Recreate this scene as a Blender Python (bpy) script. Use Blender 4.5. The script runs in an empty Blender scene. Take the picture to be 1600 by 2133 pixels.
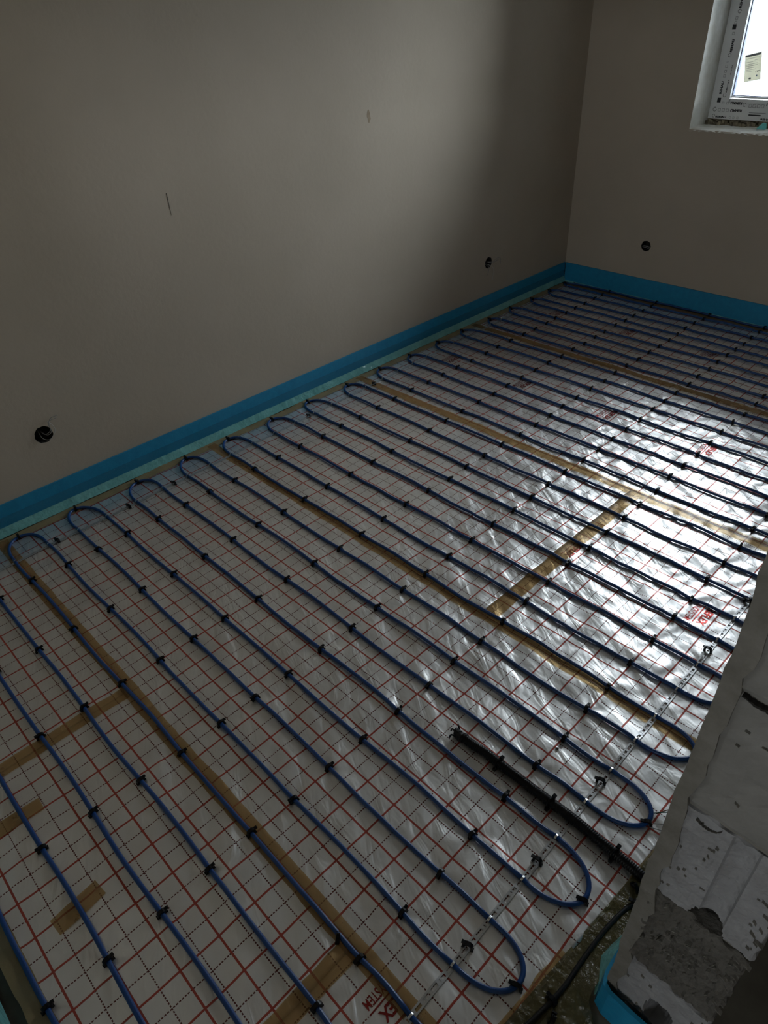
import bpy, bmesh, math, random
import numpy as np
from mathutils import Matrix, Vector

random.seed(7); rng = np.random.default_rng(11)
scene = bpy.context.scene
COL = scene.collection

# ------------------------------------------------------------------ camera
R = ((0.69989, -0.39950, 0.59208), (0.71282, 0.44304, -0.54369), (-0.04511, 0.80257, 0.59485))
CAM = (1.0407, -0.4573, 1.6850)
cam_d = bpy.data.cameras.new('camera'); cam = bpy.data.objects.new('camera', cam_d); COL.objects.link(cam)
cam.matrix_world = Matrix([[*R[0], CAM[0]], [*R[1], CAM[1]], [*R[2], CAM[2]], [0, 0, 0, 1]])
cam_d.sensor_fit = 'HORIZONTAL'; cam_d.sensor_width = 36.0; cam_d.lens = 1437.44 * 36 / 1600
cam_d.clip_start = 0.02
scene.camera = cam

# ------------------------------------------------------------------ daylight and exposure
world = bpy.data.worlds.new('overcast_sky'); scene.world = world; world.use_nodes = True
bgn = world.node_tree.nodes['Background']
bgn.inputs[0].default_value = (0.92, 0.965, 1.0, 1); bgn.inputs[1].default_value = 18.0
scene.view_settings.view_transform = 'Standard'; scene.view_settings.look = 'None'
scene.view_settings.exposure = 0.12; scene.view_settings.gamma = 1.0
scene.view_settings.use_curve_mapping = False
scene.cycles.max_bounces = 7; scene.cycles.diffuse_bounces = 4; scene.cycles.glossy_bounces = 3
scene.cycles.transparent_max_bounces = 12
scene.cycles.sample_clamp_indirect = 6.0
scene.cycles.use_denoising = True; scene.cycles.use_adaptive_sampling = True; scene.cycles.adaptive_threshold = 0.05

XL, XR, YF, YB, ZC = -1.68, 0.92, -0.73, 3.93, 2.60     # room box
WX0, WX1, WZ0, WZ1 = -0.961, 0.00, 1.012, 2.38          # window opening
DY0, DY1, DZ = -0.68, 0.20, 2.10                        # doorway in the right wall
CX = 2.25; CYF = -3.20                                  # corridor far wall, corridor end

def portal(name, loc, rot, sx, sy):
    l = bpy.data.lights.new(name, 'AREA'); l.shape = 'RECTANGLE'; l.size = sx; l.size_y = sy
    l.cycles.is_portal = True
    o = bpy.data.objects.new(name, l); COL.objects.link(o); o.location = loc; o.rotation_euler = rot
    return o
portal('window_daylight', ((WX0 + WX1) / 2, YB + 0.30, (WZ0 + WZ1) / 2), (math.radians(-90), 0, 0), WX1 - WX0, WZ1 - WZ0)

portal('added_corridor_daylight', (1.725, CYF - 0.10, 1.50), (math.radians(90), 0, 0), 0.62, 0.62)  # portal for an added, unseen opening that brightens the raw wall end
portal('added_front_daylight', (-0.65, YF - 0.10, 1.52), (math.radians(90), 0, 0), 0.44, 0.44)  # portal for an unseen front opening, added to lift the far wall

# ------------------------------------------------------------------ materials
MATS = {}
def mat(name, col, rough=0.6, metal=0.0, noise=None, bump=None, coat=0.0, spec=0.5, trans=None):
    """noise=(scale, col2, detail) mottles the colour; bump=(scale, strength, distance)"""
    m = bpy.data.materials.new(name); m.use_nodes = True; nt = m.node_tree; N = nt.nodes; L = nt.links
    b = N['Principled BSDF']
    b.inputs['Base Color'].default_value = (*col, 1); b.inputs['Roughness'].default_value = rough
    b.inputs['Metallic'].default_value = metal; b.inputs['Coat Weight'].default_value = coat
    b.inputs['Specular IOR Level'].default_value = spec
    tc = N.new('ShaderNodeTexCoord')
    if noise:
        n = N.new('ShaderNodeTexNoise'); n.inputs['Scale'].default_value = noise[0]; n.inputs['Detail'].default_value = noise[2]
        n.inputs['Roughness'].default_value = 0.6
        r = N.new('ShaderNodeValToRGB'); r.color_ramp.elements[0].position = 0.36; r.color_ramp.elements[1].position = 0.66
        r.color_ramp.elements[0].color = (*noise[1], 1); r.color_ramp.elements[1].color = (*col, 1)
        L.new(tc.outputs['Object'], n.inputs['Vector']); L.new(n.outputs['Fac'], r.inputs['Fac'])
        L.new(r.outputs['Color'], b.inputs['Base Color'])
    if bump:
        n = N.new('ShaderNodeTexNoise'); n.inputs['Scale'].default_value = bump[0]; n.inputs['Detail'].default_value = 5
        bp = N.new('ShaderNodeBump'); bp.inputs['Strength'].default_value = bump[1]; bp.inputs['Distance'].default_value = bump[2]
        L.new(tc.outputs['Object'], n.inputs['Vector']); L.new(n.outputs['Fac'], bp.inputs['Height'])
        L.new(bp.outputs['Normal'], b.inputs['Normal'])
    if trans:                                             # see-through sheet: tint, share of light let through
        out = N['Material Output']; t = N.new('ShaderNodeBsdfTransparent'); t.inputs[0].default_value = (*trans[0], 1)
        mx = N.new('ShaderNodeMixShader'); mx.inputs[0].default_value = trans[1]
        L.new(b.outputs[0], mx.inputs[1]); L.new(t.outputs[0], mx.inputs[2]); L.new(mx.outputs[0], out.inputs['Surface'])
    MATS[name] = m
    return m

mat('plaster', (0.565, 0.492, 0.398), 0.9, noise=(1.6, (0.515, 0.448, 0.357), 6), bump=(55, 0.18, 0.004), spec=0.2)
mat('plaster_white', (0.88, 0.88, 0.83), 0.85, noise=(14, (0.76, 0.74, 0.66), 4), bump=(70, 0.3, 0.003), spec=0.2)
mat('hole_dark', (0.035, 0.033, 0.03), 0.95, bump=(60, 0.5, 0.004), spec=0.1)
mat('outside_ground', (0.060, 0.066, 0.072), 0.9, noise=(0.4, (0.055, 0.062, 0.068), 3))
mat('ceiling_paint', (0.90, 0.87, 0.82), 0.9)
mat('slab', (0.16, 0.15, 0.12), 0.9, noise=(9, (0.11, 0.10, 0.08), 5))
mat('block_light', (0.36, 0.365, 0.375), 0.95, noise=(26, (0.30, 0.30, 0.305), 7), bump=(90, 0.5, 0.004), spec=0.15)
mat('block_upper', (0.30, 0.295, 0.28), 0.95, noise=(12, (0.24, 0.235, 0.22), 6), bump=(70, 0.4, 0.004), spec=0.15)
mat('mortar_dark', (0.16, 0.152, 0.138), 0.95, noise=(20, (0.115, 0.108, 0.095), 8), bump=(55, 0.9, 0.008), spec=0.15)
mat('mortar_pale', (0.33, 0.32, 0.29), 0.95, noise=(30, (0.17, 0.165, 0.145), 8), bump=(70, 0.9, 0.006), spec=0.15)
mat('plaster_edge', (0.27, 0.26, 0.235), 0.95, noise=(22, (0.20, 0.19, 0.165), 7), bump=(60, 0.7, 0.006), spec=0.15)
mat('channel', (0.22, 0.205, 0.165), 0.95, noise=(30, (0.17, 0.155, 0.125), 5), bump=(80, 0.4, 0.004), spec=0.15)
mat('corridor_plaster', (0.60, 0.59, 0.53), 0.95, noise=(5, (0.54, 0.53, 0.47), 5), bump=(60, 0.3, 0.004), spec=0.15)
mat('foam_blue', (0.015, 0.31, 0.55), 0.5, noise=(40, (0.013, 0.27, 0.50), 4), bump=(140, 0.25, 0.003), coat=0.12)
mat('film_teal', (0.24, 0.60, 0.59), 0.14, noise=(16, (0.18, 0.50, 0.50), 3), bump=(30, 0.9, 0.010), coat=0.5)
mat('film_clear', (0.06, 0.34, 0.52), 0.10, bump=(60, 1.0, 0.012), coat=0.6, trans=((0.90, 0.96, 0.98), 0.72))
mat('film_olive', (0.115, 0.105, 0.055), 0.22, noise=(9, (0.15, 0.13, 0.05), 4), bump=(34, 1.0, 0.016), coat=0.7, trans=((0.62, 0.56, 0.30), 0.35))
mat('tape_brown', (0.50, 0.31, 0.14), 0.28, noise=(13, (0.42, 0.255, 0.11), 5), bump=(60, 0.2, 0.003), coat=0.2, trans=((0.84, 0.70, 0.48), 0.60))
mat('tape_edge', (0.34, 0.25, 0.13), 0.35, noise=(13, (0.28, 0.205, 0.10), 5), bump=(60, 0.3, 0.003), coat=0.15)
mat('cable_blue', (0.007, 0.060, 0.235), 0.36, coat=0.10, bump=(60, 0.08, 0.002))
mat('black_plastic', (0.004, 0.004, 0.005), 0.36, spec=0.25)
mat('black_rubber', (0.007, 0.007, 0.008), 0.45)
mat('steel_strap', (0.68, 0.69, 0.70), 0.36, metal=0.85, bump=(120, 0.1, 0.001))
mat('steel_bright', (0.75, 0.76, 0.77), 0.22, metal=1.0)
mat('wire_grey', (0.30, 0.30, 0.29), 0.4)
mat('wire_white', (0.55, 0.55, 0.52), 0.4)
mat('wire_green', (0.03, 0.13, 0.11), 0.4)
mat('wire_brown', (0.16, 0.07, 0.035), 0.4)
mat('pvc_white', (0.82, 0.83, 0.82), 0.35, bump=(35, 0.12, 0.002))
mat('pvc_bead', (0.85, 0.88, 0.92), 0.3)
mat('print_black', (0.015, 0.016, 0.018), 0.5)
mat('print_grey', (0.20, 0.20, 0.20), 0.5)
mat('seal_blue', (0.03, 0.06, 0.17), 0.4)
mat('paper', (0.62, 0.62, 0.53), 0.7)
mat('paper_grey', (0.30, 0.31, 0.33), 0.7)
mat('foam_teal', (0.20, 0.72, 0.70), 0.6, noise=(60, (0.16, 0.62, 0.60), 3))
mat('pu_foam', (0.42, 0.37, 0.25), 0.9, noise=(35, (0.14, 0.12, 0.085), 5), bump=(40, 0.8, 0.01))
mat('crumb', (0.10, 0.10, 0.095), 0.9)
mat('mark_dark', (0.02, 0.02, 0.02), 0.8)
mat('mark_brown', (0.40, 0.31, 0.21), 0.8, noise=(60, (0.32, 0.245, 0.165), 4))
mat('ink_red', (0.36, 0.05, 0.045), 0.36, metal=1.0)

def translucent(name, col, share):
    nt = MATS[name].node_tree; t = nt.nodes.new('ShaderNodeBsdfTranslucent'); t.inputs[0].default_value = (*col, 1)
    mx = nt.nodes.new('ShaderNodeMixShader'); mx.inputs[0].default_value = share
    nt.links.new(nt.nodes['Principled BSDF'].outputs[0], mx.inputs[1]); nt.links.new(t.outputs[0], mx.inputs[2])
    nt.links.new(mx.outputs[0], nt.nodes['Material Output'].inputs['Surface'])
translucent('paper', (0.52, 0.51, 0.44), 0.66)
# glass: mostly clear, mirrors a little at grazing angles
g = bpy.data.materials.new('glass'); g.use_nodes = True; nt = g.node_tree; nt.nodes.remove(nt.nodes['Principled BSDF'])
tr = nt.nodes.new('ShaderNodeBsdfTransparent'); tr.inputs[0].default_value = (0.93, 0.96, 0.98, 1)
gl = nt.nodes.new('ShaderNodeBsdfGlossy'); gl.inputs['Roughness'].default_value = 0.02
fr = nt.nodes.new('ShaderNodeFresnel'); fr.inputs[0].default_value = 1.45
mx = nt.nodes.new('ShaderNodeMixShader')
nt.links.new(fr.outputs[0], mx.inputs[0]); nt.links.new(tr.outputs[0], mx.inputs[1]); nt.links.new(gl.outputs[0], mx.inputs[2])
nt.links.new(mx.outputs[0], nt.nodes['Material Output'].inputs['Surface']); MATS['glass'] = g

# metallised foil with its printed red grid (10 cm solid lines, dashed lines between them)
def foil_material():
    m = bpy.data.materials.new('foil'); m.use_nodes = True; nt = m.node_tree; N = nt.nodes; L = nt.links
    b = N['Principled BSDF']
    def val(v):
        return v
    def M(op, a, c=None, d=None):
        n = N.new('ShaderNodeMath'); n.operation = op
        for k, v in enumerate((a, c, d)):
            if v is None: continue
            if isinstance(v, (int, float)): n.inputs[k].default_value = v
            else: L.new(v, n.inputs[k])
        return n.outputs[0]
    u = N.new('ShaderNodeUVMap'); u.uv_map = 'grid'; s = N.new('ShaderNodeSeparateXYZ'); L.new(u.outputs[0], s.inputs[0])
    u2 = N.new('ShaderNodeUVMap'); u2.uv_map = 'logo'; s2 = N.new('ShaderNodeSeparateXYZ'); L.new(u2.outputs[0], s2.inputs[0])
    X, Y = s.outputs[0], s.outputs[1]
    def line(c, off, w):
        f = M('FRACT', M('ADD', M('DIVIDE', c, 0.1), 0.5 + off))
        return M('LESS_THAN', M('MULTIPLY', M('ABSOLUTE', M('SUBTRACT', f, 0.5)), 0.1), w / 2)
    def dash(c):
        return M('LESS_THAN', M('FRACT', M('DIVIDE', c, 0.0071)), 0.66)
    solid = M('MAXIMUM', line(X, 0.0, 0.0050), line(Y, 0.0, 0.0050))
    dashed = M('MAXIMUM', M('MULTIPLY', line(X, 0.5, 0.0030), dash(Y)), M('MULTIPLY', line(Y, 0.5, 0.0030), dash(X)))
    lf = M('FRACT', M('ADD', M('DIVIDE', s2.outputs[0], 0.505), 0.5))
    lx = M('LESS_THAN', M('MULTIPLY', M('ABSOLUTE', M('SUBTRACT', lf, 0.5)), 0.505), 0.046)
    ly = M('LESS_THAN', M('ABSOLUTE', s2.outputs[1]), 0.055)
    keep = M('SUBTRACT', 1.0, M('MULTIPLY', lx, ly))
    solid = M('MULTIPLY', solid, keep); dashed = M('MULTIPLY', dashed, keep)
    tc = N.new('ShaderNodeTexCoord')
    n0 = N.new('ShaderNodeTexNoise'); n0.inputs['Scale'].default_value = 5.0; n0.inputs['Detail'].default_value = 2
    L.new(tc.outputs['Object'], n0.inputs['Vector'])
    rp = N.new('ShaderNodeValToRGB'); rp.color_ramp.elements[0].color = (0.84, 0.83, 0.815, 1); rp.color_ramp.elements[1].color = (0.92, 0.915, 0.90, 1)
    rp.color_ramp.elements[0].position = 0.35; rp.color_ramp.elements[1].position = 0.65
    L.new(n0.outputs['Fac'], rp.inputs['Fac'])
    m1 = N.new('ShaderNodeMix'); m1.data_type = 'RGBA'; L.new(dashed, m1.inputs[0]); L.new(rp.outputs[0], m1.inputs[6]); m1.inputs[7].default_value = (0.13, 0.030, 0.024, 1)
    m2 = N.new('ShaderNodeMix'); m2.data_type = 'RGBA'; L.new(solid, m2.inputs[0]); L.new(m1.outputs[2], m2.inputs[6]); m2.inputs[7].default_value = (0.42, 0.065, 0.042, 1)
    L.new(m2.outputs[2], b.inputs['Base Color'])
    L.new(M('SUBTRACT', 0.88, M('MULTIPLY', M('MAXIMUM', solid, dashed), 0.55)), b.inputs['Metallic']); b.inputs['Roughness'].default_value = 0.43
    b.inputs['Coat Weight'].default_value = 0.35; b.inputs['Coat Roughness'].default_value = 0.12
    # crinkles of the thin film
    mp = N.new('ShaderNodeMapping'); mp.vector_type = 'TEXTURE'; mp.inputs['Rotation'].default_value = (0, 0, math.radians(-28)); mp.inputs['Scale'].default_value = (2.6, 1.0, 1.0)
    L.new(tc.outputs['Object'], mp.inputs['Vector'])
    n1 = N.new('ShaderNodeTexNoise'); n1.inputs['Scale'].default_value = 24; n1.inputs['Detail'].default_value = 2; n1.inputs['Distortion'].default_value = 0.9
    n2 = N.new('ShaderNodeTexNoise'); n2.inputs['Scale'].default_value = 75; n2.inputs['Detail'].default_value = 2; n2.inputs['Distortion'].default_value = 1.2
    L.new(mp.outputs[0], n1.inputs['Vector']); L.new(tc.outputs['Object'], n2.inputs['Vector'])
    b1 = N.new('ShaderNodeBump'); b1.inputs['Strength'].default_value = 1.0; b1.inputs['Distance'].default_value = 0.0040
    b2 = N.new('ShaderNodeBump'); b2.inputs['Strength'].default_value = 0.16; b2.inputs['Distance'].default_value = 0.0012
    L.new(n1.outputs['Fac'], b1.inputs['Height']); L.new(n2.outputs['Fac'], b2.inputs['Height'])
    L.new(b1.outputs[0], b2.inputs['Normal']); L.new(b2.outputs[0], b.inputs['Normal'])
    MATS['foil'] = m
foil_material()

# ------------------------------------------------------------------ helpers
def tag(o, label=None, cat=None, group=None, kind=None):
    if label: o['label'] = label
    if cat: o['category'] = cat
    if group: o['group'] = group
    if kind: o['kind'] = kind
    return o
def link(o, parent=None):
    COL.objects.link(o)
    if parent is not None: o.parent = parent
    return o
def empty(name, loc=(0, 0, 0), rz=0.0):
    o = bpy.data.objects.new(name, None); o.empty_display_size = 0.02; link(o); o.location = loc; o.rotation_euler = (0, 0, rz); return o
def meshobj(name, V, F, m, parent=None, smooth=False, mats=None, fm=None):
    me = bpy.data.meshes.new(name); me.from_pydata([tuple(v) for v in V], [], F)
    for x in (mats or [m]): me.materials.append(MATS[x])
    if fm: me.polygons.foreach_set('material_index', fm)
    if smooth: me.polygons.foreach_set('use_smooth', [True] * len(me.polygons))
    me.update()
    return link(bpy.data.objects.new(name, me), parent)
class MB:
    def __init__(s): s.V = []; s.F = []
    def box(s, x0, x1, y0, y1, z0, z1):
        k = len(s.V)
        s.V += [(x0, y0, z0), (x1, y0, z0), (x1, y1, z0), (x0, y1, z0), (x0, y0, z1), (x1, y0, z1), (x1, y1, z1), (x0, y1, z1)]
        s.F += [tuple(k + i for i in f) for f in ((0, 3, 2, 1), (4, 5, 6, 7), (0, 1, 5, 4), (1, 2, 6, 5), (2, 3, 7, 6), (3, 0, 4, 7))]
        return s
    def tube(s, P, r, seg=8, up=(0, 0, 1), caps=True):
        P = np.array(P, float); n = len(P); rr = np.broadcast_to(np.asarray(r, float), (n,)); k = len(s.V)
        T = np.gradient(P, axis=0); T /= np.linalg.norm(T, axis=1)[:, None] + 1e-12
        side = np.cross(T, np.array(up, float)); ln = np.linalg.norm(side, axis=1)
        for i in range(n):
            if ln[i] < 1e-4: side[i] = side[i - 1] if i else np.cross(T[i], (1, 0.3, 0))
        side /= np.linalg.norm(side, axis=1)[:, None]; nu = np.cross(side, T)
        for i in range(n):
            for j in range(seg):
                a = 2 * math.pi * j / seg
                s.V.append(tuple(P[i] + rr[i] * (math.cos(a) * side[i] + math.sin(a) * nu[i])))
        for i in range(n - 1):
            for j in range(seg):
                j2 = (j + 1) % seg
                s.F.append((k + i * seg + j, k + i * seg + j2, k + (i + 1) * seg + j2, k + (i + 1) * seg + j))
        if caps:
            s.F.append(tuple(k + j for j in range(seg))[::-1]); s.F.append(tuple(k + (n - 1) * seg + j for j in range(seg)))
        return s
    def prism(s, poly, z0, z1, fn=None):
        """polygon in the first two coordinates, extruded along the third; fn remaps (a, b, c)"""
        k = len(s.V); n = len(poly); fn = fn or (lambda a, b, c: (a, b, c))
        s.V += [fn(a, b, z0) for a, b in poly] + [fn(a, b, z1) for a, b in poly]
        s.F.append(tuple(k + i for i in range(n))[::-1]); s.F.append(tuple(k + n + i for i in range(n)))
        for i in range(n): s.F.append((k + i, k + (i + 1) % n, k + n + (i + 1) % n, k + n + i))
        return s
    def build(s, name, m, parent=None, smooth=False): return meshobj(name, s.V, s.F, m, parent, smooth)
def curve_pts(P, n=24):
    """Catmull-Rom through the points"""
    P = np.array(P, float); Q = np.vstack([2 * P[0] - P[1], P, 2 * P[-1] - P[-2]]); out = []
    m = len(P) - 1; per = max(2, n // m)
    for i in range(m):
        p0, p1, p2, p3 = Q[i:i + 4]
        for t in np.linspace(0, 1, per, endpoint=False):
            out.append(0.5 * ((2 * p1) + (-p0 + p2) * t + (2 * p0 - 5 * p1 + 4 * p2 - p3) * t ** 2 + (-p0 + 3 * p1 - 3 * p2 + p3) * t ** 3))
    out.append(P[-1]); return np.array(out)
_font = {}
def text_mesh(s, bold=0.0):
    """flat letters in a unit box: returns verts (N,2) with x in 0..1, y in 0..1, and faces"""
    if (s, bold) in _font: return _font[(s, bold)]
    c = bpy.data.curves.new('t', 'FONT'); c.body = s; c.offset = bold; c.resolution_u = 3
    o = bpy.data.objects.new('t', c); COL.objects.link(o)
    dg = bpy.context.evaluated_depsgraph_get(); me = bpy.data.meshes.new_from_object(o.evaluated_get(dg))
    V = np.array([v.co[:2] for v in me.vertices]); F = [tuple(p.vertices) for p in me.polygons]
    V = (V - V.min(0)) / (V.max(0) - V.min(0))
    COL.objects.unlink(o); bpy.data.objects.remove(o); bpy.data.meshes.remove(me)
    _font[(s, bold)] = (V, F); return V, F

_lat = {}
def lattice(shape, seed):
    if seed not in _lat: _lat[seed] = np.random.default_rng(seed).uniform(-1, 1, shape)
    return _lat[seed]
def vnoise(x, y, seed):
    """smooth value noise on a 64 x 64 torus"""
    G = lattice((64, 64), seed); xi = np.floor(x).astype(int); yi = np.floor(y).astype(int); fx = x - xi; fy = y - yi
    fx = fx * fx * (3 - 2 * fx); fy = fy * fy * (3 - 2 * fy); a = xi % 64; b = yi % 64; a1 = (a + 1) % 64; b1 = (b + 1) % 64
    return (G[a, b] * (1 - fx) + G[a1, b] * fx) * (1 - fy) + (G[a, b1] * (1 - fx) + G[a1, b1] * fx) * fy

# ------------------------------------------------------------------ cable layout (needed by the foil relief too)
RUNS = [-0.637, -0.502, -0.367, -0.232, -0.107, 0.026, 0.152, 0.277, 0.415, 0.547, 0.672, 0.796, 0.911, 1.040, 1.173, 1.308, 1.433, 1.557,
        1.684, 1.808, 1.938, 2.066, 2.186, 2.307, 2.430, 2.560, 2.680, 2.796, 2.923, 3.035, 3.157, 3.270, 3.389, 3.495, 3.600, 3.715, 3.821, 3.897]
COLS = [-1.290, -0.937, -0.591, -0.246, 0.101, 0.501]
XA, XB = -1.485, 0.655                                   # where the runs turn
SEAMS = [-0.100, 0.900, 1.880, 2.880]

def relief(x, y):
    """height of the foil above the slab insulation"""
    x = np.asarray(x, float); y = np.asarray(y, float)
    h = 0.0016 * vnoise(x * 9 + 3, y * 9 + 7, 1) + 0.0009 * vnoise(x * 21, y * 21, 2)
    ca, sa = math.cos(math.radians(-28)), math.sin(math.radians(-28)); u = x * ca + y * sa; v = -x * sa + y * ca
    k = np.clip((x + 1.2) / 1.1, 0.40, 1.0)
    r = np.clip((x + 0.75) / 0.6, 0, 1) * np.clip((y - 0.8) / 0.3, 0, 1)                 # slacker, more crinkled sheets on the right
    h = h + k * (0.0036 * vnoise(u * 5.0 + 5, v * 18 + 9, 3) + 0.0013 * vnoise(u * 13 + 2, v * 40 + 1, 4))
    h = h + r * (0.0014 * vnoise(u * 44 + 7, v * 17 + 3, 8) + 0.0014 * vnoise(x * 33 + 1, y * 33 + 6, 9))
    for k, s in enumerate(SEAMS[:3]):                    # puckers along the taped seams
        d = np.abs(y - s - 0.03)
        h = h + 0.0030 * np.exp(-d / 0.085) * vnoise(x * 15 + 11 * k, y * 5, 5 + k) * (x < (0.2, 0.35, 0.9)[k])
    return h + 0.0034
def clip_relief(X, Y):
    h = np.zeros_like(X)
    for j, ry in enumerate(RUNS):
        for i, cx in enumerate(COLS):
            m = (np.abs(X - cx) < 0.20) & (np.abs(Y - ry) < 0.20)
            if not m.any(): continue
            dx = X[m] - cx; dy = Y[m] - ry; r = np.hypot(dx, dy) + 1e-6; th = np.arctan2(dy, dx)
            amp = 0.0012 if cx < -0.3 else 0.0024
            ph = (j * 1.7 + i * 2.3) % 6.28
            h[m] += amp * np.exp(-r / 0.06) * (np.cos(5 * th + ph) * np.minimum(1, r / 0.02) - 0.7 * np.exp(-r / 0.015))
    return h
def ground(x, y): return float(relief(np.array([x]), np.array([y]))[0])

# ------------------------------------------------------------------ the room
def holed_wall(name, ur, vr, holes, fn, mats, label, back=0.22):
    """wall face with holes; fn(u, v, depth) -> xyz; holes = (loop, depth, material index of its sides, cap material or None)"""
    bm = bmesh.new()
    def ring(pts, d):
        vs = [bm.verts.new(fn(a, c, d)) for a, c in pts]
        es = [bm.edges.new((vs[i], vs[(i + 1) % len(vs)])) for i in range(len(vs))]
        return vs, es
    outer = [(ur[0], vr[0]), (ur[1], vr[0]), (ur[1], vr[1]), (ur[0], vr[1])]
    ov, E = ring(outer, 0.0); E = list(E); hv = []
    for loop, d, mi, cap in holes:
        vs, es = ring(loop, 0.0); E += es; hv.append(vs)
    bmesh.ops.triangle_fill(bm, use_beauty=True, use_dissolve=False, edges=E)
    bb = [bm.verts.new(fn(a, c, back)) for a, c in outer]
    for i in range(4): bm.faces.new((ov[i], ov[(i + 1) % 4], bb[(i + 1) % 4], bb[i]))
    for (loop, d, mi, cap), vs in zip(holes, hv):
        n = len(loop); dv = [bm.verts.new(fn(a, c, d)) for a, c in loop]
        for i in range(n):
            f = bm.faces.new((vs[i], vs[(i + 1) % n], dv[(i + 1) % n], dv[i])); f.material_index = mi
        if cap is not None:
            f = bm.faces.new(dv); f.material_index = cap
    bmesh.ops.recalc_face_normals(bm, faces=bm.faces)
    me = bpy.data.meshes.new(name); bm.to_mesh(me); bm.free()
    for m in mats: me.materials.append(MATS[m])
    o = link(bpy.data.objects.new(name, me)); tag(o, label, 'wall', kind='structure'); return o
def rough_circle(cx, cy, r, seed, n=26, rag=0.06):
    q = random.Random(seed); return [(cx + r * (1 + q.uniform(-rag, rag)) * math.cos(2 * math.pi * i / n), cy + r * (1 + q.uniform(-rag, rag)) * math.sin(2 * math.pi * i / n)) for i in range(n)]

HOLES_L = [(0.213, 0.348, 0.036), (3.046, 0.339, 0.034)]; HOLE_B = (-1.098, 0.337, 0.033)
wl = holed_wall('wall_left', (YF - 0.2, YB + 0.2), (-0.06, ZC), [(rough_circle(a, c, r, 3 + i), 0.06, 1, 1) for i, (a, c, r) in enumerate(HOLES_L)],
                lambda a, c, d: (XL - d, a, c), ['plaster', 'hole_dark'], 'long grey-brown plastered wall on the left with two socket holes')
wb = holed_wall('wall_back', (XL - 0.2, CX + 0.2), (-0.06, ZC),
                [(rough_circle(*HOLE_B, 9), 0.06, 1, 1), ([(WX0, WZ0), (WX1, WZ0), (WX1, WZ1), (WX0, WZ1)], 0.36, 2, None)],
                lambda a, c, d: (a, YB + d, c), ['plaster', 'hole_dark', 'plaster_white'], 'dark plastered far wall with the window opening', back=0.36)
wf = holed_wall('wall_front', (XL - 0.2, 1.09), (-0.06, ZC), [([(-0.87, 1.30), (-0.43, 1.30), (-0.43, 1.74), (-0.87, 1.74)], 0.16, 1, None)],
                lambda a, c, d: (a, YF - d, c), ['plaster', 'plaster_white'], 'plastered wall in front with a small opening added for light, outside the picture', back=0.16)  # opening is invented, lets extra daylight in from the front
fl = MB().box(XL - 0.2, CX + 0.2, CYF - 0.2, YB + 0.2, -0.20, -0.004).build('floor', 'slab'); tag(fl, 'bare screed floor under the foil', 'floor', kind='structure')
cl = MB().box(XL - 0.2, CX + 0.2, CYF - 0.2, YB + 0.2, ZC, ZC + 0.15).build('ceiling', 'ceiling_paint'); tag(cl, 'pale concrete ceiling above the room', 'ceiling', kind='structure')
# corridor shell behind the photographer
cw = MB().box(CX, CX + 0.15, CYF - 0.2, YB, -0.06, ZC).build('wall_corridor', 'plaster'); tag(cw, 'plastered corridor wall opposite the doorway', 'wall', kind='structure')
ce = holed_wall('wall_corridor_end', (0.93, CX + 0.1), (-0.06, ZC), [([(1.415, 1.19), (2.035, 1.19), (2.035, 1.81), (1.415, 1.81)], 0.2, 1, None)],
                lambda a, c, d: (a, CYF - d, c), ['plaster', 'plaster_white'], 'end wall of the corridor with a small opening added for light', back=0.2)  # opening is invented, sized to light the raw block end
cs = MB().box(0.93, 1.09, CYF - 0.1, YF - 0.02, -0.06, ZC).build('wall_corridor_side', 'plaster'); tag(cs, 'corridor side wall beyond the doorway', 'wall', kind='structure')

gr = MB().box(-60, 60, -60, 80, -0.80, -0.60).build('ground', 'outside_ground'); tag(gr, 'bare ground outside, seen through the window', 'ground', kind='structure')
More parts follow.
